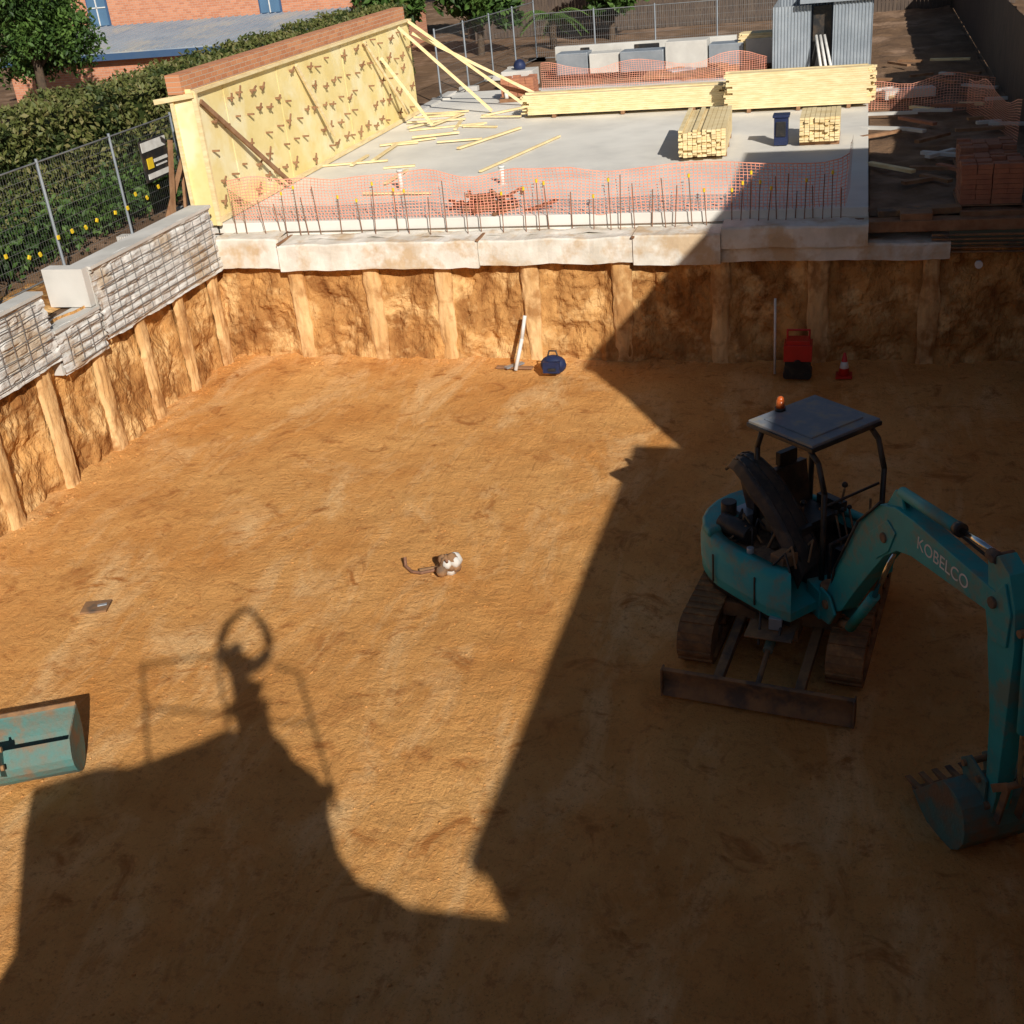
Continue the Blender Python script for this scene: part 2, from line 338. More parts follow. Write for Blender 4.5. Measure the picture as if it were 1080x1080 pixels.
# ------------------------------------------------------------------ formwork wall
fw=empty("timber_formwork_wall")
q=B()
for i in range(10):
    ya=20.2+i*1.19
    q.box((-11.80+random.uniform(-.006,.006),ya+.59,3.86),(.03,1.18,2.42),M_ply)
q.box((-12.0,20.16,3.85),(.46,.03,2.5),M_ply)
q.done("plywood_sheets",fw)
q=B()
for i in range(21): q.box((-11.87,20.22+i*.59,3.85),(.09,.045,2.4),M_tim)
q.box((-11.76,26.15,2.67),(.05,11.95,.1),M_tim); q.box((-11.74,26.15,5.04),(.10,12.0,.05),M_tim)
q.beam((-11.72,20.35,4.85),(-11.5,23.0,2.75),.045,.09,M_tim2); q.beam((-11.72,20.14,2.6),(-11.7,20.14,5.05),.06,.09,M_tim); q.beam((-12.2,20.12,2.6),(-12.18,20.12,5.0),.05,.07,M_tim)
for (a,c) in [((-11.74,31.9,5.05),(-8.9,32.6,2.66)),((-11.74,31.2,4.95),(-9.5,31.6,2.66)),((-11.7,32.1,4.7),(-8.6,33.6,2.66)),((-11.7,29.6,4.4),(-10.6,29.8,2.66)),((-11.7,28.6,4.9),(-11.4,30.3,2.9)),((-11.7,24.6,4.9),(-11.6,25.8,3.2))]: q.beam(a,c,.045,.08,M_tim)
q.beam((-12.5,20.05,4.92),(-11.7,20.1,5.0),.05,.09,M_tim)
q.done("studs_and_braces",fw)
q=B()
for i in range(24):
    for j in range(5):
        y=20.5+i*.48+(.2 if j%2 else 0)+random.uniform(-.09,.09); z=2.95+j*.46+random.uniform(-.10,.10)
        if random.random()<.8:
            q.box((-11.72,y,z),(.16*random.uniform(.6,1.2),.035,.035),M_tim2)
            if random.random()<.6: q.box((-11.70,y+.02,z+.01),(.03,random.uniform(.10,.28),.03),M_tim2,R=Matrix.Rotation(random.uniform(.4,1.4),3,'X'))
q.done("form_ties",fw)
q=B(); q.box((-12.05,26.25,3.72),(.18,11.9,2.6),BR_y); q.box((-12.03,26.1,5.20),(.30,12.1,.34),BR_y); q.done("brick_boundary_wall")
# ------------------------------------------------------------------ timber stacks, planks etc
def stack(name,c,l,w,h,along,m=M_tim,ph=.045,pw=.09,jit=.03,rz=0):
    s=B(); n=int(w/pw);k=int(h/(ph+.004))
    for j in range(k):
        for i in range(n):
            if j==k-1 and random.random()<.25: continue
            off=random.uniform(-jit,jit)*2; t=-w/2+(i+.5)*w/n
            if along=='x': s.box((off,t,j*(ph+.003)+ph/2+.09),(l,w/n-.008,ph),m)
            else: s.box((t,off,j*(ph+.003)+ph/2+.09),(w/n-.008,l,ph),m)
    for t in (-.35,0,.35):
        if along=='x': s.box((t*l,0,.045),(.09,w,.085),M_tim2)
        else: s.box((0,t*l,.045),(w,.09,.085),M_tim2)
    return s.done(name,M=Matrix.Translation(c)@Matrix.Rotation(rz,4,'Z'),weld=False)
stack("timber_stack",(-3.05,25.7,2.605),2.7,.95,.56,'y',rz=.05)
stack("timber_stack",(-5.7,30.7,2.605),5.1,.7,.52,'x',jit=.08)
stack("timber_stack",(-1.35,30.1,2.605),3.3,.8,.86,'x',jit=.06)
stack("timber_stack",(-.72,26.0,2.605),1.2,.8,.5,'y',M_tim)
p=B()
for i in range(20):
    x=random.uniform(-11.4,-8.6);y=random.uniform(22,33); L_=random.uniform(.5,2.2); a=random.gauss(math.pi/2 if random.random()<.4 else .2,.3)
    p.box((x,y,2.63+.002*i),(L_,.08,.035),M_tim,rz=a)
for (a,c) in [((-9.6,31,2.64),(-7.6,33.4,2.64)),((-8.9,26.6,2.65),(-8.0,28.9,2.65)),((-10.6,28.2,2.66),(-9.5,28.6,2.66))]: p.beam(a,c,.09,.045,M_tim)
p.beam((-7.6,24.0,2.64),(-6.7,27.6,2.64),.06,.04,M_tim)
p.done("loose_timber_planks",weld=False)
p=B()
for i in range(32):
    x=-6.5+random.gauss(0,.36);y=20.7+random.uniform(-.15,.45); L_=random.uniform(.2,.7)
    p.box((x,y,2.64+random.uniform(0,.22)),(L_,.06,.05),M_red if i%3 else M_tim2,R=Euler((random.uniform(-.4,.4),random.uniform(-.4,.4),random.uniform(-1.3,1.3))).to_matrix())
p.done("timber_offcut_pile",weld=False)
for (x,y,h) in [(-8.9,22.7,.36),(-6.8,22.9,.32),(-9.6,33.5,.25)]:
    p=B(); p.cyl((x,y,2.6),(x,y,2.6+h),.055,M_white,seg=16); p.cyl((x,y,2.6+h),(x,y,2.6+h+.05),.068,M_white,seg=16); p.cyl((x,y,2.6),(x,y,2.63),.075,M_conc,seg=16); p.done("pvc_pipe_stub")
p=B(); p.box((-1.5,25.7,2.90),(.28,.32,.56),M_blue); p.box((-1.5,25.7,3.20),(.34,.38,.05),M_blue); p.box((-1.5,25.52,2.95),(.2,.02,.3),M_blk)
p.done("blue_bin",bevel=.02)
M_bp=mat("dark_brick",(.36,.15,.09),(.46,.20,.11),6,.9,.4,30)
def brickpallet(name,c,nx,ny,nz_):
    s=B()
    for t in(-.4,0,.4): s.box((0,t*ny*.12*2,.05),(nx*.24,.1,.09),M_tim2)
    s.box((0,0,.11),(nx*.24+.05,ny*.115+.05,.02),M_tim2)
    for k in range(nz_):
        for i in range(nx):
            for j in range(ny):
                if k==nz_-1 and random.random()<.4: continue
                s.box(((i-nx/2+.5)*.24+random.uniform(-.008,.008),(j-ny/2+.5)*.115,.12+.08*k+.04),(.23,.108,.075),M_bp)
    return s.done(name,M=Matrix.Translation(c)@Matrix.Rotation(random.uniform(-.06,.06),4,'Z'),weld=False)
brickpallet("brick_pallet",(2.15,20.9,2.43),4,8,8); brickpallet("brick_pallet",(2.3,23.4,2.43),4,8,5); brickpallet("brick_pallet",(-9.3,33.9,2.6),4,6,6)
p=B(); p.beam((.0,20.0,2.36),(2.9,20.05,2.36),.3,.18,M_tim2); p.beam((.4,20.25,2.5),(1.7,20.35,2.52),.25,.1,M_steel); p.box((1.0,20.05,2.48),(.5,.3,.16),M_tim2)
for i in range(5): p.box((2.1,19.8,1.95+i*.07),(1.7,.06,.03),M_steel)
p.done("waler_beams",bevel=.01)
lane=B(); surf(lane,lambda u,v:Vector((.28+u*3.0,20.2+v*32,2.45+.09*fbm(u*3,v*32,2,1.1,4))),24,180,M_soil); lane.done("dirt_lane",weld=False)
# ------------------------------------------------------------------ pit floor items
p=B(); c=Vector((-.02,19.2,.03)); p.box(c+Vector((0,0,.0)),(.27,.27,.03),M_redp); 
p.cyl(c,c+Vector((0,0,.14)),.10,M_redp,.078,16); p.cyl(c+Vector((0,0,.14)),c+Vector((0,0,.25)),.078,M_white,.052,16); p.cyl(c+Vector((0,0,.25)),c+Vector((0,0,.40)),.052,M_redp,.02,16)
p.done("traffic_cone")
p=B(); c=Vector((-.78,19.15,.03))
p.box(c+Vector((0,0,.16)),(.42,.32,.32),M_blk); p.box(c+Vector((0,0,.46)),(.46,.36,.28),M_redp); p.box(c+Vector((0,0,.63)),(.38,.28,.08),M_redp)
p.tube([c+Vector((-.18,0,.6)),c+Vector((-.18,0,.82)),c+Vector((.18,0,.82)),c+Vector((.18,0,.6))],.018,M_redp); p.cyl(c+Vector((.0,-.16,.3)),c+Vector((0,-.22,.3)),.06,M_blk)
for sx in(-1,1): p.cyl(c+Vector((sx*.17,-.17,.07)),c+Vector((sx*.17,.17,.07)),.07,M_blk)
p.done("red_compressor",bevel=.025)
p=B(); c=Vector((-5.04,19.1,.05))
p.ball(c+Vector((0,0,.16)),.24,M_blue,14,(1,.7,.75)); p.box(c+Vector((0,-.12,.17)),(.30,.16,.2),M_blue); p.tube([c+Vector((-.1,0,.3)),c+Vector((-.06,0,.42)),c+Vector((.06,0,.42)),c+Vector((.1,0,.3))],.015,M_blk)
p.box(c+Vector((.02,-.21,.14)),(.14,.02,.05),M_blk)
p.done("backpack",bevel=.03)
p=B(); p.tube([(-5.80,19.25,.03),(-5.70,19.5,.55),(-5.64,19.62,.95)],.035,M_white,10); p.done("white_pipe")
p=B(); p.cyl((-1.17,19.3,.0),(-1.19,19.45,1.3),.02,M_white,seg=8); p.done("survey_pole")
p=B(); p.beam((-6.2,19.4,.04),(-5.5,19.35,.05),.1,.03,M_tim2); p.beam((-6.0,19.3,.06),(-5.75,19.6,.05),.1,.03,M_galv); p.done("scrap_boards")
p=B(); p.cyl((2.0,19.72,1.75),(2.0,19.8,1.75),.06,M_white,seg=14); p.done("pipe_cap")
p=B()
for i in range(14):
    p.ball((-4.80+random.gauss(0,.05),12.15+random.gauss(0,.05),.08+random.uniform(0,.18)),random.uniform(.06,.10),M_conc if i%3==0 else M_steel,6,(1.1,.9,1.1))
p.tube([(-4.86,12.1,.12),(-5.0,12.12,.07),(-5.15,12.05,.06),(-5.3,12.1,.04),(-5.42,12.2,.06),(-5.45,12.28,.14)],.022,M_rebar,6)
p.tube([(-4.86,12.2,.1),(-5.02,12.2,.05),(-5.2,12.12,.05)],.03,M_steel,6)
p.tube([(-4.8,12.1,.2),(-4.76,12.0,.3)],.02,M_rebar,6)
p.done("broken_concrete_lump",weld=False)
p=B(); p.box((-9.18,10.77,.045),(.34,.28,.025),M_steel,rz=.3); p.box((-9.1,10.8,.065),(.12,.05,.015),M_galv,rz=.5); p.done("steel_plate",bevel=.005)
# ------------------------------------------------------------------ buckets
def bucket(name,W,Rd,M,m,teeth,parent=None,m2=None):
    s=B(); m2=m2 or m
    prof=[(.95,-.05),(.75,-.26),(.55,-.42),(.32,-.51),(.1,-.55),(-.12,-.52),(-.3,-.42),(-.44,-.25),(-.5,-.05),(-.5,.16),(-.45,.35),(-.34,.48),(-.2,.55),(.05,.6)]
    prof=[(x*Rd,z*Rd) for x,z in prof]
    inn=[(x*.93,z*.93) for x,z in prof]
    n=len(prof)
    for k in range(n-1):
        a,b_,c_,d=prof[k],prof[k+1],inn[k+1],inn[k]
        s.prism([(a[0],-W/2,a[1]),(b_[0],-W/2,b_[1]),(c_[0],-W/2,c_[1]),(d[0],-W/2,d[1])],(0,W,0),m)
    for y in(-W/2-.016,W/2): s.prism([(x,y,z) for x,z in prof],(0,.016,0),m2)
    s.box((prof[0][0],0,prof[0][1]),(.06*Rd/.5,W+.02,.025),M_steel,R=Matrix.Rotation(-.75,3,'Y'))
    for i in range(teeth):
        y=-W/2+.04+(W-.08)*i/max(1,teeth-1)
        s.prism([(prof[0][0]-.02,y-.03,prof[0][1]-.03),(prof[0][0]+.17,y-.012,prof[0][1]+.05),(prof[0][0]+.15,y-.012,prof[0][1]+.07),(prof[0][0]-.04,y-.03,prof[0][1]+.03)],(0,.05,0),M_steel)
    for y in(-.1,.1):
        s.prism([(-.42*Rd,y-.012,.3*Rd),(.1*Rd,y-.012,.55*Rd),(.15*Rd,y-.012,.85*Rd),(-.1*Rd,y-.012,1.0*Rd),(-.5*Rd,y-.012,.75*Rd)],(0,.024,0),m)
    s.cyl((.02*Rd,-.14,.82*Rd),(.02*Rd,.14,.82*Rd),.03,M_steel); s.cyl((-.33*Rd,-.14,.72*Rd),(-.33*Rd,.14,.72*Rd),.03,M_steel)
    return s.done(name,parent=parent,M=M,bevel=.004)
ang=math.atan2(.44,.91)
bucket("excavator_bucket",1.5,.50,Matrix.Translation((-8.17,7.58,.27))@Matrix.Rotation(ang-math.pi/2+math.pi,4,'Z')@Matrix.Rotation(rad(-40),4,'Y'),M_teald,0)
# ------------------------------------------------------------------ mini excavator
EX=empty("mini_excavator")
C=Vector((-.5,11.55,0.02))
MU=Matrix.Translation(C)@Matrix.Rotation(rad(-98),4,'Z')
def stad(L_,h,off=0,n=10):
    r_=h/2+off;cx=L_/2-h/2;P=[]
    for i in range(n+1): a=-math.pi/2+math.pi*i/n; P.append((cx+r_*math.cos(a),h/2+r_*math.sin(a)))
    for i in range(n+1): a=math.pi/2+math.pi*i/n; P.append((-cx+r_*math.cos(a),h/2+r_*math.sin(a)))
    return P
for sy,nm in((1,"left_track"),(-1,"right_track")):
    t=B(); y0=sy*.79-.19
    out=stad(2.4,.54); inn=stad(2.4,.54,-.05)
    n=len(out)
    for k in range(n):
        a,b_,c_,d_=out[k],out[(k+1)%n],inn[(k+1)%n],inn[k]
        t.prism([(a[0],y0,a[1]),(b_[0],y0,b_[1]),(c_[0],y0,c_[1]),(d_[0],y0,d_[1])],(0,.38,0),M_track)
    o2=stad(2.4,.54,.0,24); pts=o2+[o2[0]]
    Ls=[0]
    for a,b_ in zip(pts,pts[1:]): Ls.append(Ls[-1]+math.hypot(b_[0]-a[0],b_[1]-a[1]))
    N_=44
    for i in range(N_):
        s_=Ls[-1]*i/N_
        for k in range(len(pts)-1):
            if Ls[k]<=s_<=Ls[k+1] and Ls[k+1]>Ls[k]:
                f_=(s_-Ls[k])/(Ls[k+1]-Ls[k]); x=pts[k][0]*(1-f_)+pts[k+1][0]*f_; z=pts[k][1]*(1-f_)+pts[k+1][1]*f_
                dx=pts[k+1][0]-pts[k][0];dz=pts[k+1][1]-pts[k][1]; a=math.atan2(dz,dx)
                t.box((x,sy*.79,z),(.045,.37,.035),M_track,R=Matrix.Rotation(-a,3,'Y')); break
    t.box((0,sy*.79,.27),(1.75,.24,.22),M_steel)
    for x,rr in((.93,.2),(-.93,.2)): t.cyl((x,y0+.03,.27),(x,y0+.35,.27),rr,M_steel,seg=20)
    for x in(-.6,-.3,0,.3,.6): t.cyl((x,y0+.04,.13),(x,y0+.34,.13),.085,M_steel,seg=14)
    t.done(nm,EX,MU,weld=False)
t=B()
t.box((0,0,.42),(1.1,1.25,.18),M_steel); t.box((.35,0,.36),(.9,.5,.14),M_steel); t.cyl((0,0,.45),(0,0,.66),.42,M_steel,seg=28)
for y in(-.42,.42): t.beam((.4,y,.32),(1.62,y,.22),.10,.10,M_steel)
t.cyl((.45,0,.42),(1.15,0,.36),.055,M_teald); t.cyl((1.1,0,.36),(1.62,0,.26),.03,M_steel)
prof=[(1.66,.0),(1.76,.02),(1.70,.10),(1.68,.20),(1.73,.32),(1.69,.34),(1.62,.22),(1.62,.1)]
t.prism([(x,-.99,z) for x,z in prof],(0,1.98,0),M_steel,True)
for y in(-.99,.98): t.box((1.70,y,.17),(.12,.02,.33),M_steel)
t.box((1.0,-.0,.52),(.35,.5,.02),M_steel)
t.box((.95,.05,.62),(.16,.14,.14),M_galv)
t.tube([(.6,.15,.5),(.9,.12,.72),(1.1,.1,.5)],.018,M_blk); t.tube([(.6,-.1,.5),(.85,-.14,.66),(1.15,-.1,.42)],.016,M_blk)
t.done("undercarriage_and_blade",EX,MU,bevel=.006)
MH=Matrix.Translation(C+Vector((0,.05,0)))@Matrix.Rotation(rad(-42),4,'Z')
def outline(R_,fx,hw,n=18):
    P=[(fx,-hw*.9),(fx,hw*.9),(fx-.25,hw),(0.0,hw)]
    for i in range(1,n): 
        a=math.pi/2+math.pi*i/n; P.append((-.1+(R_-.1)*math.cos(a)*1.0,(hw)*math.sin(a)))
    P+= [(0.0,-hw),(fx-.25,-hw)]
    return P
h=B()
OUT=outline(1.08,.78,.86)
def ring(bd,off,za,zb,th,m,skipfront=True,o2=None):
    P=[Vector((x,y,0)) for x,y in OUT]; n=len(P); ce=Vector((-.1,0,0)); o2=off if o2 is None else o2
    o_=[ce+(p-ce)*(1+off) for p in P]; i_=[ce+(p-ce)*(1+off-th) for p in P]; t_=[ce+(p-ce)*(1+o2) for p in P]; ti=[ce+(p-ce)*(1+o2-th) for p in P]
    for k in range(n):
        kk=(k+1)%n
        if skipfront and k==0: continue
        vs=[]
        for L_,z in((o_,za),(i_,za),(ti,zb),(t_,zb)):
            vs+= [Vector((L_[k].x,L_[k].y,z)),Vector((L_[kk].x,L_[kk].y,z))]
        bd._a(vs,[(0,1,7,6),(6,7,5,4),(4,5,3,2),(2,3,1,0)],m,True)
h.prism([(x,y,.68) for x,y in OUT],(0,0,.10),M_teal)
ring(h,-.03,.60,.70,.2,M_blk); ring(h,-.02,.70,.80,.16,M_teal,o2=.01); ring(h,.01,.80,1.0,.16,M_teal,o2=.015); ring(h,.015,1.0,1.12,.16,M_teal,o2=-.01); ring(h,-.01,1.12,1.20,.14,M_teal,o2=-.06)
h.done("upper_body",EX,MH)
h=B()
for x in(-.3,.35): h.box((x,-.875,.9),(.02,.012,.34),M_blk)
h.done("panel_gaps",EX,MH)
h=B()
P=[(-.35-.66*math.cos(a)*1.0,.80*math.sin(a)) for a in [rad(x) for x in range(-80,81,16)]]
h.prism([(x,y,1.16) for x,y in P],(0,0,.10),M_teal)
h.done("rear_counterweight",EX,MH,bevel=.04,seg=3)
h=B()
h.box((-.25,-.35,.95),(.7,.5,.35),M_eng); h.cyl((-.55,-.5,1.25),(-.1,-.5,1.25),.11,M_blk); h.cyl((-.2,-.2,1.25),(.25,-.2,1.3),.08,M_steel)
h.box((.25,-.6,1.0),(.4,.3,.35),M_eng); h.box((.45,-.55,1.22),(.18,.22,.14),M_steel); h.box((-.5,-.15,1.22),(.25,.3,.18),M_galv)
h.cyl((-.62,-.35,1.2),(-.62,-.35,1.42),.09,M_blk); h.cyl((.1,-.7,1.18),(.1,-.7,1.26),.04,M_galv)
for i in range(16):
    a=Vector((random.uniform(-.6,.5),random.uniform(-.75,-.2),1.15)); h.tube([a,a+Vector((random.uniform(-.1,.2),.1,.2)),a+Vector((random.uniform(.1,.3),random.uniform(-.1,.2),.02))],.014,M_blk if i%3 else M_steel,6)
h.done("engine_bay",EX,MH,bevel=.008)
h=B()
arc=[(-.72,1.86),(-.62,1.96),(-.48,2.01),(-.32,2.0),(-.14,1.93),(.04,1.82),(.22,1.66),(.38,1.48),(.52,1.28),(.62,1.08)]
def hood(u,v):
    k=u*(len(arc)-1);i=min(len(arc)-2,int(k+1e-9));t_=k-i; x=arc[i][0]*(1-t_)+arc[i+1][0]*t_; z=arc[i][1]*(1-t_)+arc[i+1][1]*t_
    tp=.35+.65*min(1,u*2.2)
    if v<.6: return Vector((x,-.14-.50*v*tp,z-.12*v*v))
    w_=(v-.6)/.4; return Vector((x-.03*w_,-.14-.30*tp-.05*w_,z-.043-.16*w_*tp))
surf(h,hood,45,16,M_hood)
hh=h.done("raised_engine_hood",EX,MH); sd=hh.modifiers.new("s",'SOLIDIFY'); sd.thickness=.03
h=B(); h.prism([(x,-.16,z-.01) for x,z in arc]+[(.3,-.16,1.1),(-.5,-.16,1.2)],(0,.03,0),M_hood)
for v in(.06,.3,.55): h.tube([hood(u/14,v)+Vector((0,0,.008)) for u in range(1,14)],.008,M_blk,6)
h.done("hood_ribs",EX,MH)
h=B()
h.box((.35,.28,.80),(.85,1.0,.05),M_blk)
h.box((-.15,.28,1.0),(.45,.62,.4),M_blk); h.box((-.05,.28,1.24),(.48,.48,.10),M_blk)
h.box((-.30,.28,1.52),(.10,.46,.52),M_blk,R=Matrix.Rotation(-.15,3,'Y')); h.box((-.37,.28,1.86),(.07,.26,.16),M_blk)
for y in(-.03,.60): h.box((.02,y,1.32),(.36,.1,.12),M_blk); h.tube([(.16,y,1.36),(.2,y,1.55)],.013,M_steel); h.ball((.2,y,1.6),.035,M_blk)
h.box((.66,.28,1.02),(.10,.5,.34),M_blk); 
for y in(.15,.25,.35): h.tube([(.62,y,1.1),(.5,y,1.5)],.012,M_steel); h.ball((.5,y,1.53),.028,M_blk)
h.tube([(.72,-.16,.8),(.72,-.16,1.35),(.72,.72,1.35),(.72,.72,.8)],.02,M_blk)
h.box((.3,-.22,1.3),(.3,.16,.34),M_blk)
h.tube([(.55,.62,1.25),(.55,.62,1.55)],.014,M_steel)
h.done("operator_station",EX,MH,bevel=.02)
h=B()
cx,cy=.09,.2
for (px_,py_) in((-.42,-.40),(-.42,.44)): h.tube([(cx+px_-.02,cy+py_,1.1),(cx+px_,cy+py_,2.15),(cx+px_+.08,cy+py_,2.38)],.032,M_blk)
for (px_,py_) in((.44,-.42),(.44,.46)): h.tube([(cx+px_+.14,cy+py_,.8),(cx+px_+.14,cy+py_,1.95),(cx+px_+.04,cy+py_,2.26),(cx+px_-.1,cy+py_,2.38)],.03,M_blk)
h.tube([(cx+.52,cy-.42,1.75),(cx+.52,cy+.46,1.75)],.015,M_blk)
h.done("canopy_posts",EX,MH)
h=B(); h.box((cx,cy,2.42),(.96,1.02,.05),M_blk); h.box((cx,cy,2.455),(.93,.99,.04),M_roof)
h.box((cx,cy,2.48),(.68,.76,.02),M_roof)
h.done("canopy_roof",EX,MH,bevel=.03,seg=3)
h=B(); h.cyl((-.32,.12,2.47),(-.32,.12,2.51),.06,M_blk); h.cyl((-.32,.12,2.51),(-.32,.12,2.60),.048,M_amber,.04,14); h.ball((-.32,.12,2.60),.04,M_amber,12); h.done("amber_beacon",EX,MH)
Bd=Vector((.48,-.877,0)); B0=Vector((-.04,10.82,0)); 
MB=Matrix(((Bd.x,-Bd.y,0,B0.x),(Bd.y,Bd.x,0,B0.y),(0,0,1,0),(0,0,0,1)))
h=B()
h.box((-.12,0,.78),(.30,.30,.34),M_teal); h.cyl((.0,0,.58),(.0,0,1.0),.12,M_steel); 
for y in(-.14,.12): h.prism([(-.05,y,.62),(.22,y,.66),(.34,y,.85),(.2,y,1.0),(.0,y,1.0)],(0,.03,0),M_teal)
h.cyl((.16,-.17,.88),(.16,.17,.88),.05,M_steel)
h.done("swing_bracket",EX,MB,bevel=.01)
h=B()
top=[(.05,.93),(.20,1.30),(.45,1.80),(.72,2.20),(.98,2.43),(1.25,2.53),(1.55,2.545),(2.1,2.53),(2.74,2.51)]
bot=[(2.84,2.41),(2.78,2.30),(2.1,2.24),(1.55,2.19),(1.32,2.12),(1.12,1.96),(.85,1.60),(.60,1.25),(.38,.92),(.22,.80),(.08,.82)]
h.prism([(x,-.09,z) for x,z in top+bot],(0,.18,0),M_teal)
for y in(-.105,.09): h.prism([(x,y,z) for x,z in [(.85,2.08),(1.15,2.36),(1.3,2.29),(1.2,2.05),(1.0,1.87)]],(0,.015,0),M_teal)
for (x,z) in((.17,.88),(2.75,2.42),(1.12,2.16)): h.cyl((x,-.125,z),(x,.125,z),.05,M_steel)
for y in(-.05,.02): h.prism([(1.02,y,2.42),(1.16,y,2.66),(1.26,y,2.66),(1.34,y,2.50)],(0,.03,0),M_teal)
h.done("boom",EX,MB,bevel=.015)
h=B()
fc=bpy.data.curves.new("decal",'FONT'); fc.body="KOBELCO"; fc.size=.17; fc.extrude=.001; fc.align_x='CENTER'
fo=bpy.data.objects.new("boom_lettering",fc); COL.objects.link(fo); fc.materials.append(M_white)
fo.matrix_world=MB@Matrix.Translation((2.02,-.0925,2.325))@Matrix.Rotation(math.pi/2,4,'X')@Matrix.Rotation(rad(0),4,'Z'); fo.parent=EX
h.cyl((1.2,0,2.64),(2.05,0,2.71),.055,M_teal,seg=16); h.cyl((2.05,0,2.71),(2.12,0,2.716),.062,M_blk,seg=16); h.cyl((2.1,0,2.714),(2.62,0,2.76),.028,M_chrome,seg=14); h.cyl((2.58,-.05,2.76),(2.7,-.05,2.77),.05,M_steel); h.cyl((2.66,-.1,2.765),(2.66,.1,2.765),.035,M_steel)
h.cyl((.42,0,.72),(.85,0,1.35),.055,M_teal,seg=16); h.cyl((.85,0,1.35),(1.14,0,2.0),.028,M_chrome,seg=14)
h.cyl((.25,0,.68),(.45,0,.74),.05,M_steel)
h.tube([(.1,.06,1.0),(.3,.12,1.45),(.7,.12,2.23),(1.05,.11,2.54),(1.5,.08,2.60),(2.4,.07,2.60)],.014,M_blk,6)
h.tube([(.1,-.06,1.0),(.25,-.115,1.35),(.66,-.115,2.10),(1.05,-.11,2.50)],.014,M_blk,6)
h.done("boom_cylinders_and_hoses",EX,MB)
h=B()
ar=[(2.60,2.72),(2.72,2.82),(2.88,2.73),(2.99,2.48),(3.04,2.15),(3.05,1.4),(3.05,.66),(3.02,.48),(2.93,.50),(2.90,.74),(2.84,1.4),(2.71,2.0),(2.66,2.35)]
h.prism([(x,-.08,z) for x,z in ar],(0,.16,0),M_teal)
for y in(-.10,.08): h.prism([(x,y,z) for x,z in [(2.64,2.37),(2.86,2.65),(2.97,2.42),(2.96,2.12),(2.74,2.07)]],(0,.02,0),M_teal)
h.cyl((3.10,0,2.30),(3.17,0,1.42),.05,M_teal,seg=16); h.cyl((3.17,0,1.42),(3.20,0,.92),.026,M_chrome,seg=12)
h.cyl((3.08,-.09,2.32),(3.08,.09,2.32),.035,M_steel)
for y in(-.11,.085): h.beam((3.20,y+.012,.92),(3.02,y+.012,.76),.025,.07,M_steel); h.beam((3.20,y+.012,.92),(3.12,y+.012,.48),.025,.07,M_steel)
h.cyl((3.20,-.12,.92),(3.20,.12,.92),.03,M_steel); h.cyl((2.97,-.12,.53),(2.97,.12,.53),.035,M_steel)
h.tube([(2.9,.11,2.4),(3.0,.12,1.9),(3.02,.11,1.2)],.013,M_blk,6)
h.done("arm",EX,MB,bevel=.012)
bucket("digging_bucket",.62,.56,MB@Matrix.Translation((2.76,0,.30))@Matrix.Rotation(math.pi,4,'Z')@Matrix.Rotation(rad(12),4,'Y'),M_teald,5,EX)
# ------------------------------------------------------------------ foliage
def leaves(name,samp,n,size,mats,extra=None,parent=None):
    vs=[];fs=[];mi=[]
    for i in range(n):
        c=samp(); s=size*random.uniform(.6,1.3)
        R_=Euler((random.uniform(-1.2,1.2),random.uniform(-1.2,1.2),random.uniform(0,6.28))).to_matrix()
        k=len(vs)
        for p_ in((-.5,0,0),(0,-.28,.06),(.6,0,0),(0,.28,.06)): vs.append(c+R_@(Vector(p_)*s))
        fs.append((k,k+1,k+2,k+3)); v=nz(c.x,c.y,c.z,1.2)
        mi.append(2 if v<-.15 and random.random()<.7 else random.choice([0,0,1]))
    me=bpy.data.meshes.new(name); me.from_pydata(vs,[],fs); 
    for m in mats: me.materials.append(m)
    me.polygons.foreach_set("material_index",mi)
    ob=bpy.data.objects.new(name,me); COL.objects.link(ob)
    if parent: ob.parent=parent
    return ob
def tree(name,x,y,z0,H,R_,n,size=.22,mats=LF):
    e=empty(name); t=B()
    t.cyl((x,y,z0-.1),(x+.1,y,z0+H*.45),R_*.09,M_bark,R_*.06,10); lobes=[]
    for i in range(13):
        a=random.uniform(0,6.28); rr=R_*random.uniform(.2,.75); z=z0+H*random.uniform(.4,.88)
        if z>z0+H*.75: rr*=.6
        c=Vector((x+rr*math.cos(a),y+rr*math.sin(a),z)); lobes.append((c,R_*random.uniform(.32,.52)))
        t.cyl((x+.05,y,z0+H*random.uniform(.3,.5)),c,R_*.035,M_bark,.015,7)
    t.done("trunk_and_limbs",e,weld=False)
    def samp():
        c,r_=random.choice(lobes); d_=Vector((random.gauss(0,1),random.gauss(0,1),random.gauss(0,1))).normalized()
        return c+d_*r_*(random.random()**.35)*(1+.25*nz(d_.x*3+c.x,d_.y*3,d_.z*3))
    leaves("crown",samp,n,size,mats,parent=e); return e
tree("leafy_tree",-22.2,30.0,2.4,5.9,1.9,14000,.15)
tree("leafy_tree",-24.8,33.5,2.4,6.0,2.2,8000,.2)
for (x,y,H,R_) in [(-20.5,50,4.6,2.3),(-16.5,53,5.2,2.6),(-12.4,55,4.8,2.3),(-8.0,57,5.5,2.6),(-3.4,58,4.5,2.3),(-24,56,6,2.8),(-34,58,8,4),(-29,64,8,4),(-14,66,8,4),(-5,68,8,4),(4,66,7,3.6),(-20,72,9,5),(-9.5,49,3.2,1.5),(-14.2,46.5,3.4,1.7),(-16.8,44.5,3.6,1.7)]:
    tree("background_tree",x,y,2.4,H,R_,3800 if y<60 else 2500,.32 if y<60 else .5)
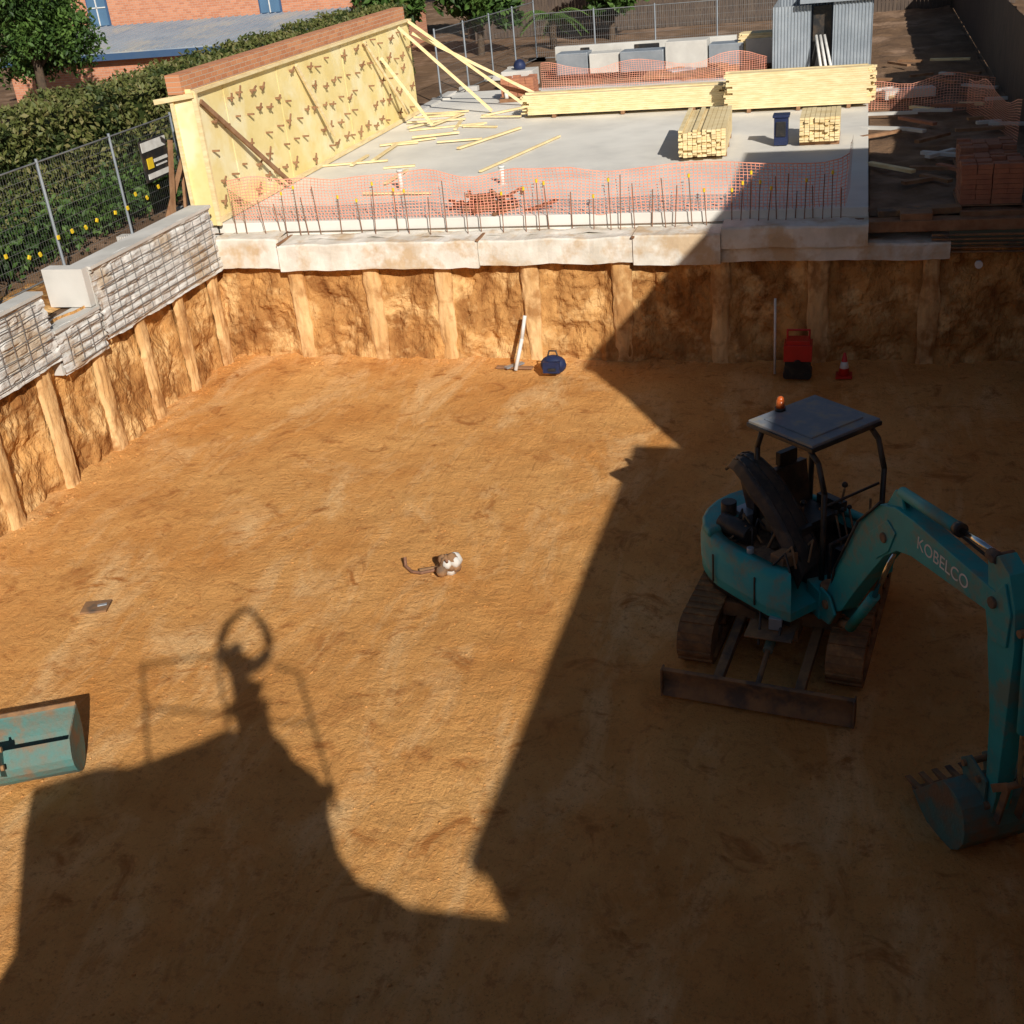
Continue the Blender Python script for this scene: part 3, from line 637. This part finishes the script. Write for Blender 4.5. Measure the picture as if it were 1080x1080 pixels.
def hedge(name,xa,xb,ya,yb,zb,n,mats,size=.12):
    e=empty(name); q=B(); q.box(((xa+xb)/2,(ya+yb)/2,(2.4+zb-.25)/2),(xb-xa-.5,yb-ya-.3,zb-.25-2.4),mats[2])
    q.done("inner_mass",e)
    def samp():
        y=random.uniform(ya,yb); bump=.25*nz(y,0,3,.9)+.12*nz(y,1,2,3)
        r_=random.random()
        if r_<.45: return Vector((random.uniform(xa,xb),y,zb+bump+abs(random.gauss(0,.07))-.12*random.random()))
        x=xb+.18*nz(y,0,6,1.2)
        z=random.uniform(2.5,zb+bump)
        return Vector((x+.15*nz(y,z,5,2.2)-abs(random.gauss(0,.1)),y,z))
    leaves("hedge_foliage",samp,n,size,mats,parent=e)
hedge("clipped_hedge",-17.2,-15.3,8,42,4.75,42000,HF,.13)
def samp():
    y=random.uniform(14,26); return Vector((-14.6+random.gauss(0,.25)+.3*nz(y,0,1,1.1),y,2.45+abs(random.gauss(0,.35))+.3*(1+nz(y,2,1,1.3))*random.random()))
leaves("shrubs",samp,8000,.14,LF)
pe=empty("palm_plant"); q=B(); q.cyl((-11.4,47,2.4),(-11.4,47,3.6),.14,M_bark); q.done("trunk",pe); 
vs=[];fs=[]
for i in range(18):
    a=i*2*math.pi/18+random.uniform(-.1,.1); el=random.uniform(.2,1.0)
    for k in range(14):
        t0=k/14; r0=1.3*t0; z=3.6+1.2*el*t0-1.1*t0*t0
        c=Vector((-11.4+r0*math.cos(a),47+r0*math.sin(a),z)); sd_=Vector((-math.sin(a),math.cos(a),0)); f_=Vector((math.cos(a),math.sin(a),0))
        for s_ in(-1,1):
            k0=len(vs); vs+= [c,c+f_*.07,c+sd_*s_*.38*(1-t0*.6)+f_*.25-Vector((0,0,.15))]; fs.append((k0,k0+1,k0+2))
me=bpy.data.meshes.new("fronds"); me.from_pydata(vs,[],fs); me.materials.append(LF[1]); oo=bpy.data.objects.new("fronds",me); COL.objects.link(oo); oo.parent=pe
# ------------------------------------------------------------------ temp fences
def wirefence(name,a,b_,h,posts,sx=.07,sz=.2,wd=.007,m=M_wire,feet=True):
    f=B(); a=Vector(a);b_=Vector(b_);d_=b_-a;L_=d_.length;u=d_/L_
    n=int(L_/sx)
    for i in range(n+1):
        p_=a+u*(i*sx); f.quad(p_,p_+u*wd,p_+u*wd+Vector((0,0,h)),p_+Vector((0,0,h)),m)
    k=int(h/sz)
    for j in range(k+1):
        z=Vector((0,0,h*j/k)); f.quad(a+z,b_+z,b_+z+Vector((0,0,wd)),a+z+Vector((0,0,wd)),m)
    for i in range(posts+1):
        p_=a+d_*(i/posts); f.cyl(p_-Vector((0,0,.1)),p_+Vector((0,0,h+.06)),.028,M_galv,seg=8)
        if feet: f.box(p_+Vector((0,0,-.02)),(.6,.22,.14),M_conc)
    for z in(0.02,h): f.cyl(a+Vector((0,0,z)),b_+Vector((0,0,z)),.017,m,seg=6)
    return f.done(name,weld=False)
wirefence("temporary_mesh_fence",(-13.45,15.3,2.5),(-13.4,24.2,2.5),1.9,4)
wirefence("temporary_mesh_fence",(-12.75,10.0,2.55),(-13.0,15.0,2.55),2.1,2,sx=.05,wd=.009)
wirefence("temporary_mesh_fence",(-11.9,34.5,2.6),(-11.2,43.5,2.5),1.9,4)
wirefence("temporary_mesh_fence",(-11.2,43.5,2.5),(-.5,44.0,2.5),1.5,5)
s=B(); s.box((-13.34,21.0,3.75),(.03,.95,.78),M_blk); s.box((-13.32,21.0,4.02),(.02,.9,.18),M_white); s.box((-13.32,20.75,3.70),(.024,.2,.2),M_yel); s.box((-13.32,21.0,3.46),(.02,.8,.10),M_white); s.box((-13.32,21.15,3.72),(.02,.5,.06),M_white); s.box((-13.32,21.15,3.62),(.02,.4,.03),M_white)
s.done("site_sign")
s=B()
for (a,c) in [((-13.1,22.4,2.4),(-12.7,23.2,4.9)),((-12.9,23.4,2.4),(-13.3,22.4,4.7)),((-12.4,21.2,2.5),(-12.7,22.6,4.4)),((-12.9,21.6,2.5),(-12.3,22.5,3.9)),((-13.0,22.0,4.2),(-12.3,20.4,4.75)),((-12.5,20.9,2.6),(-12.6,20.95,4.4)),((-12.6,20.4,2.5),(-12.9,21.4,4.3)),((-12.3,20.3,3.2),(-13.1,21.6,3.5)),((-12.6,19.9,2.5),(-12.5,20.3,4.2)),((-13.0,20.2,2.5),(-12.5,20.6,3.8))]: s.beam(a,c,.05,.09,M_tim if random.random()<.6 else M_tim2)
s.done("timber_props",weld=False)
s=B()
for i in range(15): s.box((-13.38,15.6+i*.45+random.uniform(-.12,.12),3.2+random.uniform(-.25,.12)),(.03,.05,.07),M_yel,R=Matrix.Rotation(random.uniform(-.6,.6),3,'X'))
s.done("yellow_fence_clips")
s=B(); surf(s,lambda u,v:Vector((-12.3-1.6*u,9+v*8,2.44+.75*math.sin(math.pi*min(1,u*1.0))*max(0,1-v*1.0)*(1+.5*nz(u*3,v*8,1))+.05*fbm(u*4,v*20,1,1.))),18,60,M_wall); s.done("spoil_heap",weld=False)
s=B(); s.box((-12.8,13.6,2.8),(.5,.6,.2),M_conc,rz=.3); s.box((-12.6,14.9,2.62),(.2,.3,.12),M_trim,rz=.6); s.box((-12.6,16.8,2.55),(.3,1.6,.1),M_tim2,rz=.1); s.done("site_debris",bevel=.01)
# ------------------------------------------------------------------ background structures
H1=empty("brick_house")
q=B(); q.box((-25.5,49.5,5.6),(13.5,8,6.6),BR_x); q.done("walls",H1)
q=B(); q.prism([(-32.6,45.1,8.9),(-18.4,45.1,8.9),(-18.4,49.5,11.4),(-32.6,49.5,11.4)],(0,0,.12),M_tin); q.prism([(-32.6,53.9,8.9),(-18.4,53.9,8.9),(-18.4,49.5,11.4),(-32.6,49.5,11.4)],(0,0,.12),M_tin); q.done("roof",H1)
q=B()
for x in(-22.3,-30.0):
    q.box((x,45.48,5.3),(.95,.06,1.5),M_trim)
    q.box((x,45.44,5.3),(.82,.04,1.36),M_glass); q.box((x,45.41,5.3),(.04,.04,1.36),M_white); q.box((x,45.41,5.3),(.82,.04,.04),M_white); q.box((x,45.40,4.5),(1.1,.2,.08),M_conc)
q.done("windows",H1)
q=B(); q.prism([(-31,39.6,4.02),(-18.8,39.6,4.02),(-18.8,45.4,4.5),(-31,45.4,4.5)],(0,0,.08),M_tin); q.box((-24.9,39.57,3.95),(12.3,.06,.22),M_trim)
for i in range(40): q.beam((-30.9+i*.305,39.65,4.12),(-30.9+i*.305,45.35,4.6),.04,.04,M_tin)
q.box((-24.9,42.6,3.3),(11.6,5.4,1.5),BR_x)
q.done("lean_to_roof",H1)
q=B(); x=-9.2
for i in range(6):
    L_=random.uniform(.8,1.5); hh_=random.uniform(.5,.8); q.box((x+L_/2,38.5+random.uniform(-.2,.2),2.6+hh_/2),(L_,.7,hh_),M_conc if i%2 else M_galv,rz=random.uniform(-.04,.04)); x+=L_+.05
q.box((-6.6,39.4,2.85),(5.8,.25,.95),M_conc)
for (x,w_) in ((-8.5,.3),(-6.5,.8),(-5.0,.35)): q.box((x,39.26,3.18),(w_,.03,.16),M_blk)
q.done("concrete_block_row",bevel=.02)
stack("timber_stack",(-3.0,38.6,2.5),1.0,.8,.9,'x')
q=B(); q.box((-10.1,37,2.75),(1.0,.8,.5),M_conc); q.ball((-10.1,37,3.1),.2,M_blue); q.box((-9.8,36.2,2.7),(.5,.4,.3),M_redp); q.box((-5,37.0,2.6),(2.4,1,.12),M_steel)
for i in range(22): q.box((random.uniform(-10.5,-3),random.uniform(35.7,43),2.55),(random.uniform(.3,1.5),random.uniform(.1,.5),random.uniform(.08,.4)),random.choice([M_tim,M_tim2,M_conc,M_galv,M_blk]),rz=random.uniform(-1,1))
q.done("stored_site_materials",bevel=.01)
SH=empty("corrugated_metal_shed")
def corr(bd,a,b_,z0,z1,m,pitch=.09,amp=.02):
    a=Vector(a);b_=Vector(b_);d_=b_-a;L_=d_.length;u=d_/L_;nrm=Vector((-u.y,u.x,0)); n=int(L_/pitch*6)
    for i in range(n):
        t0=i*L_/n;t1=(i+1)*L_/n
        p0=a+u*t0+nrm*amp*math.sin(t0/pitch*2*math.pi);p1=a+u*t1+nrm*amp*math.sin(t1/pitch*2*math.pi)
        bd._a([p0+Vector((0,0,z0)),p1+Vector((0,0,z0)),p1+Vector((0,0,z1)),p0+Vector((0,0,z1))],[(0,1,2,3)],m,True)
q=B(); corr(q,(-2.4,36.4,0),(-1.35,36.4,0),2.55,4.3,M_galv); corr(q,(-.75,36.2,0),(.3,36.2,0),2.55,4.4,M_galv); corr(q,(-2.4,36.4,0),(-2.4,39,0),2.55,4.3,M_galv); corr(q,(.3,36.2,0),(.3,39,0),2.55,4.4,M_galv); corr(q,(-2.4,39,0),(.3,39,0),2.55,4.4,M_galv)
q.done("wall_sheets",SH)
q=B(); q.box((-.6,37.7,4.45),(2.1,3.1,.06),M_galv); q.box((-.6,36.1,4.43),(2.1,.06,.12),M_galv); q.box((-1.05,36.6,3.4),(.5,.04,1.7),M_blk); q.done("roof_sheet_and_door_shade",SH)  # black panel fills the doorway gap, standing in for the shade inside
q=B()
for dx in(0,.14,.28): q.cyl((-1.0+dx,35.5,2.62),(-1.2+dx*.8,36.3,3.5),.04,M_white,seg=10)
q.done("leaning_pvc_pipes")
q=B()
for i in range(150):
    x=-16+i*.145; q.box((x,52+.02*random.random(),3.35+.03*random.random()),(.13,.02,1.85),M_fencew)
q.box((-5.2,52.06,3.0),(21.6,.04,.08),M_fencew); q.box((-5.2,52.06,3.9),(21.6,.04,.08),M_fencew)
q.done("paling_fence",weld=False)
q=B()
for i in range(230):
    y=20.3+i*.145; q.box((3.42,y,3.4+.03*random.random()),(.02,.13,1.95),M_fencew)
for y in range(20,54,2): q.box((3.48,y,3.4),(.09,.09,1.9),M_fencew)
q.done("paling_fence",weld=False)
q=B()
for i in range(40): q.box((random.uniform(.5,3.1),random.uniform(22,38),2.56+.03*random.random()),(random.uniform(.3,1.2),.12,.06),random.choice([M_tim2,M_tim2,M_tim,M_conc,M_bp]),rz=random.uniform(-1,1))
q.box((1.2,31.5,2.6),(1.2,.4,.2),M_conc,rz=.2); q.done("lane_debris",weld=False)
V=empty("parked_white_car"); q=B()
prof=[(-2.1,.35),(-2.1,.95),(-1.9,1.0),(-1.3,1.42),(.5,1.45),(1.15,1.0),(1.95,.9),(2.1,.65),(2.1,.35)]
q.prism([(x,-.82,z) for x,z in prof],(0,1.64,0),M_white); q.done("body",V,bevel=.06,seg=3)
q=B()
for y in(-.825,.822): q.prism([(x,y,z) for x,z in [(-1.6,1.02),(-1.2,1.36),(.42,1.38),(.95,1.02)]],(0,.004,0),M_glass)
for x in(-1.35,1.35):
    for y in(-.84,.66): q.cyl((x,y,.32),(x,y+.18,.32),.32,M_blk,seg=18)
q.done("glass_and_wheels",V)
V.matrix_world=Matrix.Translation((1.6,53.0,2.45))@Matrix.Rotation(.1,4,'Z')
# ------------------------------------------------------------------ neighbouring building and added outline block, out of view, that throw the shadows
NB=empty("neighbour_brick_building")
q=B(); q.box((8.1,.85,4.9),(8,8.9,5.0),BR_y); q.box((8.3,5.75,4.6),(7.6,.9,4.4),BR_y); q.box((8.1,10.85,5.7),(8,9.3,6.6),BR_y); q.box((8.2,23,4.2),(7.4,14.8,3.6),BR_y); q.done("walls",NB)
q=B(); q.box((8.03,.85,7.46),(8.1,8.9,.14),M_tin); q.box((8.05,10.85,9.1),(8.1,9.3,.14),M_tin); q.box((8.1,23,6.08),(7.8,15,.14),M_tin); q.done("roof",NB)
q=B()
for y in(-1.5,1.5,4.0,8,11,14):
    q.box((4.09,y,4.6),(.04,1.1,1.2),M_trim); q.box((4.065,y,4.6),(.03,.95,1.05),M_glass)
q.done("windows",NB)
yb=-1.0
cv=lambda X,Y:(X+.647*(Y-yb),(Y-yb)/1.453)
G=[(-7.86,7.55),(-7.6,7.75),(-7.31,7.95),(-7.0,8.0),(-6.72,8.25),(-6.45,8.5),(-6.29,8.72),(-5.76,8.8),(-5.5,8.62),(-5.3,8.4),(-4.95,8.2),(-4.67,7.78),(-4.3,7.2),(-3.97,6.9),(-3.7,6.85),(-3.45,6.71),(-3.10,6.72),(-2.68,6.74)]
pp=[cv(*g_) for g_ in G]
poly=[(-13,2.3),(-13,4.2),(-5,4.28),(-3.4,4.16),(-2.6,4.25),(-2.42,4.5),(-2.10,4.85),(-2.22,5.15),(-2.4,5.4)]+pp+[(3.0,pp[-1][1]),(3.0,2.3)]
q=B(); q.prism([(x,yb,z) for x,z in poly],(1.3,-2,0),BR_x); q.done("shadow_outline_block")  # unseen block added for its shadow, outline traced back along the sun direction
q=B(); q.box((-.38,-.62,5.73),(2.15,.72,.05),M_tim2)
for x,zt_ in((-1.42,6.88),(-.4,7.08),(.64,6.95)): q.cyl((x,-.27,5.5),(x,-.27,zt_),.02,M_galv,seg=8)
q.tube([(-1.42,-.27,6.88),(-.4,-.27,7.08)],.02,M_galv); q.tube([(.35,-.27,7.02),(.64,-.27,6.95)],.02,M_galv); q.tube([(-1.42,-.27,6.35),(.64,-.27,6.35)],.015,M_galv)
for x in(-1.4,.6): q.beam((x,-.3,5.7),(x,-1.0,5.0),.06,.06,M_galv)
q.done("viewing_platform")
# ------------------------------------------------------------------ photographer
M_skin=mat("skin",(.50,.28,.19),(.45,.25,.17),8,.55); M_shirt=mat("hi_vis_shirt",(.75,.30,.04),(.7,.26,.04),5,.8,.2,30); M_trou=mat("work_trousers",(.03,.04,.07),(.04,.05,.08),5,.85); M_hair=mat("hair",(.03,.02,.015),(.05,.03,.02),20,.7)
PH=empty("photographer")
def skin(name,verts,edges,radii,m,root=0,sub=2):
    me=bpy.data.meshes.new(name); me.from_pydata([Vector(v) for v in verts],edges,[]); ob=bpy.data.objects.new(name,me); COL.objects.link(ob); ob.parent=PH
    md=ob.modifiers.new("skin",'SKIN'); md.use_smooth_shade=True
    for i,r_ in enumerate(radii):
        v=me.skin_vertices[0].data[i]; v.radius=(r_,r_) if not isinstance(r_,tuple) else r_; v.use_root=(i==root)
    s_=ob.modifiers.new("sub",'SUBSURF'); s_.levels=sub; s_.render_levels=sub; me.materials.append(m); return ob
sx=.06
skin("trousers",[(sx,-.5,6.66),(sx+.1,-.5,6.58),(sx+.12,-.47,6.2),(sx+.13,-.5,5.84),(sx-.1,-.5,6.58),(sx-.12,-.47,6.2),(sx-.13,-.5,5.84)],[(0,1),(1,2),(2,3),(0,4),(4,5),(5,6)],[.15,.11,.08,.06,.11,.08,.06],M_trou)
skin("boots",[(sx+.13,-.53,5.80),(sx+.14,-.36,5.79)],[(0,1)],[.05,.045],M_blk); skin("boots_2",[(sx-.13,-.53,5.80),(sx-.14,-.36,5.79)],[(0,1)],[.05,.045],M_blk)
skin("shirt",[(sx,-.5,6.64),(sx,-.5,6.85),(sx,-.49,7.04),(sx,-.49,7.15),(sx+.20,-.47,7.13),(sx+.33,-.32,7.27),(sx-.20,-.47,7.13),(sx-.36,-.32,7.27)],[(0,1),(1,2),(2,3),(3,4),(4,5),(3,6),(6,7)],[.17,.17,.18,.11,.09,.072,.09,.072],M_shirt)
hx,hy,hz=sx,-.56,7.30
skin("head_and_neck",[(sx,-.49,7.13),(sx,-.52,7.20),(hx,hy+.01,hz),(hx,hy+.02,hz+.08)],[(0,1),(1,2),(2,3)],[.06,.055,.085,.085],M_skin)
q=B(); q.ball((hx,hy,hz+.08),.105,M_hair,16,(.9,1.05,.75)); q.ball((hx,hy+.118,hz+.01),.018,M_skin,8,(.8,1,1.3))
for s_ in(-1,1): q.ball((hx+s_*.033,hy+.098,hz+.035),.012,M_white,8); q.ball((hx+s_*.088,hy+.01,hz+.01),.022,M_skin,8,(.4,.8,1.2))
q.box((hx,hy+.097,hz-.035),(.05,.012,.01),M_red); q.done("hair_and_face",PH)
for s_,nm in((1,"right"),(-1,"left")):
    ex=sx+.33 if s_>0 else sx-.36
    skin(nm+"_forearm",[(ex,-.32,7.27),(ex*.75,-.18,7.47),(s_*.095,-.06,7.575),(s_*.08,-.045,7.60)],[(0,1),(1,2),(2,3)],[.066,.055,.036,.034],M_skin)
    for k in range(4):
        z=7.635-.018*k; skin(nm+"_finger_%d"%(k+1),[(s_*.082,-.045,z-.015),(s_*.088,-.022,z),(s_*.070,-.012,z)],[(0,1),(1,2)],[.009,.008,.007],M_skin,sub=1)
    skin(nm+"_thumb",[(s_*.075,-.055,7.585),(s_*.06,-.05,7.605),(s_*.045,-.042,7.61)],[(0,1),(1,2)],[.011,.009,.008],M_skin,sub=1)
q=B(); q.box((0,-.026,7.6),(.15,.009,.075),M_blk); q.done("smartphone",PH,bevel=.003)
# ------------------------------------------------------------------ camera, light, world
cd=bpy.data.cameras.new("Camera"); cam=bpy.data.objects.new("Camera",cd); COL.objects.link(cam)
cd.sensor_width=36; cd.lens=36*1230/1080; cd.clip_start=.03; cd.clip_end=1500
R3=Matrix.Rotation(rad(17.7),3,'Z')@Matrix.Rotation(rad(62.5),3,'X')@Matrix.Rotation(rad(-5.8),3,'Z')
cam.matrix_world=Matrix.Translation((0,0,7.6))@R3.to_4x4(); SC.camera=cam
sd=bpy.data.lights.new("sun",'SUN'); sd.energy=5; sd.angle=rad(.5); sd.color=(1,.95,.87)
so=bpy.data.objects.new("sun",sd); COL.objects.link(so); so.rotation_euler=Vector((-.94,1.453,-1)).to_track_quat('-Z','Y').to_euler(); so.location=(9,-14,20)
wd_=bpy.data.worlds.new("World"); SC.world=wd_; wd_.use_nodes=True; nt=wd_.node_tree
sk=nt.nodes.new('ShaderNodeTexSky'); sk.sky_type='NISHITA'; sk.sun_disc=False; sk.sun_elevation=rad(30); sk.sun_rotation=rad(147)
nt.links.new(sk.outputs[0],nt.nodes['Background'].inputs[0]); nt.nodes['Background'].inputs[1].default_value=.05
SC.view_settings.view_transform='Standard'; SC.view_settings.look='None'; SC.view_settings.exposure=0
